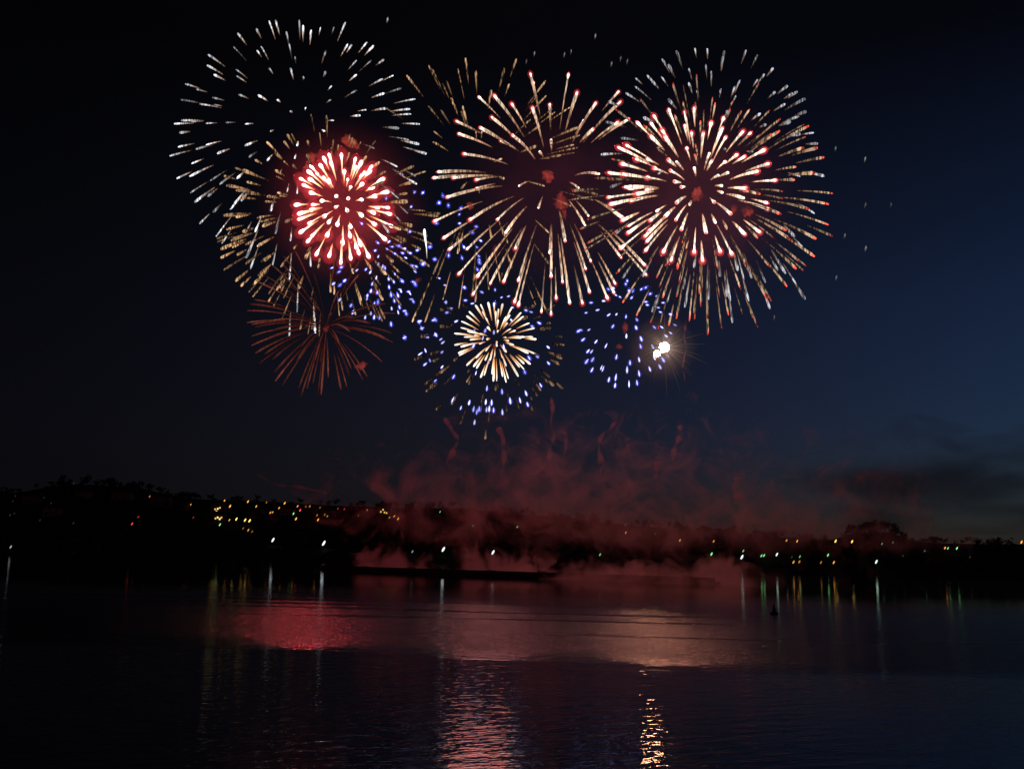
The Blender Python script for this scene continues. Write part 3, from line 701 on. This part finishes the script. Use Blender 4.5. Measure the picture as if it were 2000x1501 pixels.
b = MB(); blob(b, C0, 10 * k, sd=1); b.build('fireball', FLA, fl, smooth=True, burn=True)
b = MB(); blob(b, P(1283, 690, 325), 6.5 * k, sd=2); b.build('fireball', FLA, fl, smooth=True, burn=True)
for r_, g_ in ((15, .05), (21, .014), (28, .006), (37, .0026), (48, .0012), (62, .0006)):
    b = MB(); blob(b, C0 + Vector((0, 1, 0)), r_ * k, sd=3, rough=.25); b.build('glare', halo_mat('flash_glare', (1, .68, .52), g_), fl, smooth=True)
rng = random.Random(3)
for i in range(54):
    a = 2 * math.pi * (i + rng.uniform(-.4, .4)) / 54; r1 = rng.uniform(30, 82) * (1.15 if math.cos(a) > 0 else .9)
    el = rng.uniform(-.7, .7)
    e = P(1295 + math.cos(a) * r1 * math.cos(el), 681 + math.sin(a) * r1 * math.cos(el), 326 + math.sin(el) * r1 * k)
    mb = MB(); mid_ = (C0 + e) / 2 + Vector((0, 0, r1 * k * .04))
    mb.tube([C0, C0 * .6 + e * .4 + Vector((0, 0, r1 * k * .03)), mid_, e], [1.3 * k, 1.0 * k, .8 * k, .3 * k], n=5); mb.build('ray', RAY, fl, burn=True)

# rising white comet
cm = P(829, 450, 344); k = M(344)
co = empty('rising_comet', cm, 'single white comet with a short tail climbing between the blue stars', 'firework')
b = MB(); b.tube([P(834, 505, 344), P(833, 485, 344), P(830.5, 465, 344), P(829, 452, 344), P(829, 447, 344)], [.3 * k, .9 * k, 1.9 * k, 2.6 * k, 1.1 * k], n=8, ts=[0, .3, .7, .95, 1]); b.build('tail', burn_mat('comet', [(0, (.2, .12, .08)), (.4, (.8, .8, .7)), (1, (.85, .92, 1))], 2.2, .1), co, smooth=True, burn=True)

# stray sparks
STR = [(757, 38, 1.0), (1163, 70, .7), (1690, 310, .6), (1632, 290, .35), (1690, 400, .4), (1650, 460, .35), (1691, 484, .6), (1740, 400, .25), (1634, 541, .5), (1512, 620, .3)] + [(x, y, .45) for x, y in pts(Z3, "1015,95 955,150 1240,100 1290,80 1595,170 1665,130 1715,150")]
for i, (x, y, g) in enumerate(STR):
    b = MB(); b.tube([P(x - 1.5, y + 7, 340), P(x, y, 340), P(x + .6, y - 4, 340)], [.6 * k, 1.8 * k, .7 * k], n=6, g=g * .65, ts=[.1, .8, 1]); o = b.build('stray_spark', SILD, None, smooth=True, burn=True)
    lb = 'lone faint spark high above the silver burst' if i == 0 else ('orange-grey spark alone above the central burst' if i == 1 else ('faint stray spark drifting right of the outer shell' if i < 10 else 'faint stray spark above the central burst'))
    tag(o, lb, 'spark', {0: None, 1: None}.get(i, 'stray sparks right of the outer shell' if i < 10 else 'stray sparks above the central burst'))


# ------------------------------------------------------------------ smoke
def vol_mat(name, build, col=(.55, .5, .5), aniso=0.0, rate=1.0, emit=None):
    mt = bpy.data.materials.new(name); mt.use_nodes = True; t = mt.node_tree; t.nodes.clear()
    v = N(t, 'ShaderNodeVolumePrincipled'); v.inputs['Color'].default_value = (*col, 1); v.inputs['Anisotropy'].default_value = aniso
    dens = build(t)
    if isinstance(dens, (int, float)): v.inputs['Density'].default_value = dens
    else: L(t, dens, v.inputs['Density'])
    if emit:
        v.inputs['Emission Color'].default_value = (*emit[0], 1)
        if isinstance(dens, (int, float)): v.inputs['Emission Strength'].default_value = emit[1]
        else: L(t, math_(t, 'MULTIPLY', dens, emit[1]), v.inputs['Emission Strength'])
    o = N(t, 'ShaderNodeOutputMaterial'); L(t, v.outputs[0], o.inputs['Volume'])
    mt.cycles.volume_step_rate = rate
    return mt


def noise_of(t, vec, sc, det, dist=0.0, rough=.55):
    n = N(t, 'ShaderNodeTexNoise'); n.inputs['Scale'].default_value = sc; n.inputs['Detail'].default_value = det; n.inputs['Distortion'].default_value = dist; n.inputs['Roughness'].default_value = rough
    L(t, vec, n.inputs['Vector']); return n.outputs[0]


def mapr(t, v, a, b_, c, d, smooth=True):
    n = N(t, 'ShaderNodeMapRange'); n.interpolation_type = 'SMOOTHSTEP' if smooth else 'LINEAR'
    for i, q in enumerate((a, b_, c, d)): n.inputs[1 + i].default_value = q
    L(t, v, n.inputs[0]); return n.outputs[0]


def bank_density(x0, x1, xs, z0, z1, thr0, thr1, scale, k_, seed, stretch=1.0, squash=1.0, det=4, soft=.12, xs2=None, low=None, edge=.3, gap=None, dist=.6, rough=.55):
    def f(t):
        g = N(t, 'ShaderNodeNewGeometry'); s = N(t, 'ShaderNodeSeparateXYZ'); L(t, g.outputs['Position'], s.inputs[0])
        m_ = N(t, 'ShaderNodeVectorMath', operation='MULTIPLY_ADD'); m_.inputs[1].default_value = (1 / stretch, 1, 1 / squash); m_.inputs[2].default_value = (seed * 37.0, 0, 0); L(t, g.outputs['Position'], m_.inputs[0])
        n_ = noise_of(t, m_.outputs[0], scale, det, dist, rough)
        thr = mapr(t, s.outputs['Z'], z0, z1, thr0, thr1, False)
        e1 = mapr(t, s.outputs['X'], x0, x0 + xs, edge, 0); e2 = mapr(t, s.outputs['X'], x1 - (xs2 or xs), x1, 0, edge)
        thr = math_(t, 'ADD', thr, math_(t, 'ADD', e1, e2))
        if low: thr = math_(t, 'ADD', thr, mapr(t, s.outputs['Z'], low[0], low[1], low[2], 0))
        d = math_(t, 'DIVIDE', math_(t, 'SUBTRACT', n_, thr), soft)
        if gap:
            gm = N(t, 'ShaderNodeVectorMath', operation='MULTIPLY'); gm.inputs[1].default_value = (gap, gap * .3, gap * .4); L(t, g.outputs['Position'], gm.inputs[0])
            d = math_(t, 'SUBTRACT', d, mapr(t, noise_of(t, gm.outputs[0], 1.0, 2), .42, .58, 2.2, 0))
        d = math_(t, 'MAXIMUM', d, 0.0); d = math_(t, 'MINIMUM', d, 1.3)
        return math_(t, 'MULTIPLY', d, k_)
    return f


def prism(name, outline, y0, y1, mat, label, skew=0.0):
    """closed smoke body whose front outline is given in (x, z) metres"""
    mb = MB(); n = len(outline)
    vs = [(x, y0 + skew * x, z) for x, z in outline] + [(x, y1 + skew * x, z) for x, z in outline]
    mb.add(vs, [tuple(range(n)), tuple(range(2 * n - 1, n - 1, -1))] + [(i, n + i, n + (i + 1) % n, (i + 1) % n) for i in range(n)])
    return tag(mb.build(name, mat), label, 'smoke', kind='stuff')


def xz(px, py, Y):
    p = P(px, py, Y); return (p.x, p.z)


Yb = 350
prism('smoke', [xz(x, y, Yb) for x, y in ((600, 1118), (1440, 1136), (1440, 1010), (1300, 960), (900, 960), (640, 1030))], 344, 378,
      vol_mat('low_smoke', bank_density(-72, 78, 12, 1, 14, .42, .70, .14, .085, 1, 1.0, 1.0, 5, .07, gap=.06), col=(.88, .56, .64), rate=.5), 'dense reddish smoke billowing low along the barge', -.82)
prism('smoke', [xz(x, y, 385) for x, y in ((520, 1112), (900, 1122), (1500, 1138), (1980, 1140), (1900, 930), (1760, 880), (1560, 800), (1350, 770), (900, 770), (600, 840))], 362, 408,
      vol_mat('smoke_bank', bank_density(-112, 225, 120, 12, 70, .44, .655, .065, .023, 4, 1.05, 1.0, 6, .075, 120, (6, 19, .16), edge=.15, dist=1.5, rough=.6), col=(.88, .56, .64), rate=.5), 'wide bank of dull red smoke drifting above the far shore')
prism('smoke', [xz(x, y, 560) for x, y in ((1380, 1000), (1700, 1040), (2150, 1050), (2150, 800), (1800, 770), (1450, 840))], 530, 600,
      vol_mat('drifting_smoke', bank_density(110, 420, 90, 55, 100, .42, .62, .03, .014, 9, 1.9, .6, low=(22, 56, .09)), col=(.2, .18, .18), rate=.7), 'dark smoke cloud drifting away across the blue twilight')

prism('smoke', [xz(x, y, 300) for x, y in ((1010, 1138), (1460, 1150), (1460, 1060), (1200, 1050), (1010, 1080))], 312, 332,
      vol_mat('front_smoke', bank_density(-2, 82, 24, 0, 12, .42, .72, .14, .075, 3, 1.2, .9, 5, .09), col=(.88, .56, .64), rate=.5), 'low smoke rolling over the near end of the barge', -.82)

# wisps left by falling stars
WISP = vol_mat('wisp_smoke', lambda t: math_(t, 'MULTIPLY', mapr(t, noise_of(t, N(t, 'ShaderNodeNewGeometry').outputs['Position'], .35, 3, .5), .30, .58, 0, 1), .22), rate=.5, col=(.85, .42, .47))


def wisp(path, w0, Y, label):
    k = M(Y); pp = [P(x, y, Y) for x, y in path]
    n = 20; q = []; rr = []
    for i in range(n):
        s = i / (n - 1) * (len(pp) - 1); j = min(int(s), len(pp) - 2); f = s - j
        p0, p1, p2, p3 = pp[max(j - 1, 0)], pp[j], pp[j + 1], pp[min(j + 2, len(pp) - 1)]
        p = .5 * ((2 * p1) + (p2 - p0) * f + (2 * p0 - 5 * p1 + 4 * p2 - p3) * f * f + (3 * p1 - p0 - 3 * p2 + p3) * f ** 3)
        q.append(p + Vector((noise.noise(p * .3), noise.noise(p * .3 + Vector((9, 0, 0))), 0)) * w0 * k * .35)
        rr.append(w0 * k * (.55 + .5 * noise.noise(p * .25 + Vector((0, 5, 0))) + .15 * math.sin(i)) * (1 if 0 < i < n - 1 else .3))
    mb = MB(); mb.tube(q, [max(r_, .25) for r_ in rr], n=9)
    return tag(mb.build('smoke_wisp', WISP, smooth=True), label, 'smoke wisp', 'wisps of smoke under the bursts')


wisp([(866, 815), (884, 840), (893, 862), (884, 885), (872, 905)], 8, 352, 'short hooked smoke wisp under the blue ring')
wisp([(972, 834), (981, 850), (982, 870), (985, 895), (980, 925)], 8, 352, 'upright smoke wisp beneath the lone falling spark')
wisp([(1077, 775), (1079, 800), (1076, 825), (1083, 850), (1090, 845), (1103, 846), (1106, 870), (1100, 890)], 5, 350, 'looped smoke wisp shaped like a hook beneath the central burst')
wisp([(1083, 850), (1074, 875), (1070, 900), (1050, 920), (1020, 930)], 7, 350, 'smoke wisp curving away under the loop')
wisp([(1203, 822), (1190, 838), (1176, 850), (1170, 875), (1176, 905), (1172, 930)], 8, 346, 'tall crooked smoke wisp under the round scatter of blue stars')
wisp([(1283, 900), (1281, 912), (1283, 925), (1278, 935)], 9, 340, 'small bright knot of smoke standing over the red bank')
wisp([(1330, 830), (1328, 850), (1318, 875), (1316, 900)], 8, 340, 'slanting smoke wisp over the thickest red smoke')
wisp([(1340, 625), (1337, 655), (1340, 680), (1334, 712), (1338, 745)], 4, 330, 'thin squiggle of smoke trailing beside the white flash')
wisp([(1210, 842), (1228, 862), (1220, 880)], 7, 346, 'faint smoke puff beside the tall crooked wisp')
wisp([(1440, 930), (1436, 945), (1440, 965), (1434, 985)], 15, 345, 'broad upright smoke column at the edge of the red bank')
wisp([(500, 925), (540, 945), (580, 950), (640, 962)], 5, 392, 'long thin smoke trail reaching out over the lit hillside')


# thin smoke hanging inside the bursts
def shell(c, Y, rpx, dens, col, label):
    mb = MB(); blob(mb, P(c[0], c[1], Y), rpx * M(Y), n=14, rough=.35, sd=rpx)

    def f(t):
        g = N(t, 'ShaderNodeNewGeometry'); v = N(t, 'ShaderNodeVectorMath', operation='DISTANCE'); L(t, g.outputs['Position'], v.inputs[0]); v.inputs[1].default_value = P(c[0], c[1], Y)
        q = math_(t, 'MULTIPLY', mapr(t, v.outputs['Value'], rpx * M(Y) * .35, rpx * M(Y) * .88, 1, 0), mapr(t, v.outputs['Value'], rpx * M(Y) * .08, rpx * M(Y) * .42, .08, 1))
        nz = mapr(t, noise_of(t, g.outputs['Position'], .09, 3, .4), .3, .7, .55, 1.45)
        return math_(t, 'MULTIPLY', math_(t, 'MULTIPLY', q, nz), dens)
    return tag(mb.build('smoke', vol_mat('thin_smoke', f, col, rate=1.0), smooth=True), label, 'smoke', kind='stuff')


shell((670, 400), 372, 215, .0022, (.5, .4, .42), 'thin smoke glowing red around the small white-hot burst')
shell((1078, 380), 340, 270, .0006, (.5, .27, .38), 'thin smoke faintly lit within the central burst')
shell((1364, 390), 312, 280, .0007, (.5, .25, .34), 'thin maroon smoke within the brightest burst')
shell((1290, 682), 328, 95, .0022, (.5, .45, .42), 'thin brownish smoke lit around the white flash')

# glowing smoke puffs left where the shells broke
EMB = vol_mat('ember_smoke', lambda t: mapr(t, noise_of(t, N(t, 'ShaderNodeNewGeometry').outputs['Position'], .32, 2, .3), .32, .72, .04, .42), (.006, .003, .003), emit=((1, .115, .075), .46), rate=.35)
PUFF = [(683, 277, 19, 10, .5, 'largest orange smoke puff, slanting just above the red-white burst'), (610, 307, 8, 10, 0, 'small red smoke puff on the upper edge of the red-white burst'), (627, 463, 9, 9, .2, 'small red smoke puff on the lower edge of the red-white burst'),
        (682, 356, 6, 7, 0, 'small pale red smoke puff inside the red-white burst'), (637, 641, 5, 7, 0, 'tiny red smoke puff at the heart of the dull red-brown burst'), (706, 714, 11, 7, -.5, 'dim red smoke puff at the rim of the dull red-brown burst'),
        (817, 547, 8, 4, -.5, 'small red smoke puff among the blue stars beside the gap'), (729, 569, 6, 5, 0, 'tiny red smoke puff within the scattered blue stars'), (1070, 344, 11, 12, -.4, 'round orange smoke puff above the middle of the central burst'),
        (1096, 394, 12, 16, 0, 'ragged orange smoke puff at the middle of the central burst'), (1101, 418, 6, 9, 0, 'little orange smoke puff hanging beneath the ragged one'), (918, 402, 7, 7, 0, 'small red smoke puff at the far side of the central burst'),
        (966, 492, 6, 13, .1, 'upright faint red smoke puff below the central burst trails'), (1362, 380, 11, 12, .4, 'round orange smoke puff at the heart of the brightest burst'), (1460, 412, 11, 10, .2, 'red smoke puff between thick trails of the brightest burst'),
        (1433, 408, 6, 9, .3, 'little red smoke puff next to the one between the thick trails'), (1221, 640, 5, 11, 0, 'upright brown smoke puff within the round scatter of blue stars'), (1209, 677, 6, 5, 0, 'tiny orange smoke puff low in the round scatter of blue stars'),
        (966, 676, 4, 5, 0, 'tiny orange smoke puff in the middle of the gold burst')]
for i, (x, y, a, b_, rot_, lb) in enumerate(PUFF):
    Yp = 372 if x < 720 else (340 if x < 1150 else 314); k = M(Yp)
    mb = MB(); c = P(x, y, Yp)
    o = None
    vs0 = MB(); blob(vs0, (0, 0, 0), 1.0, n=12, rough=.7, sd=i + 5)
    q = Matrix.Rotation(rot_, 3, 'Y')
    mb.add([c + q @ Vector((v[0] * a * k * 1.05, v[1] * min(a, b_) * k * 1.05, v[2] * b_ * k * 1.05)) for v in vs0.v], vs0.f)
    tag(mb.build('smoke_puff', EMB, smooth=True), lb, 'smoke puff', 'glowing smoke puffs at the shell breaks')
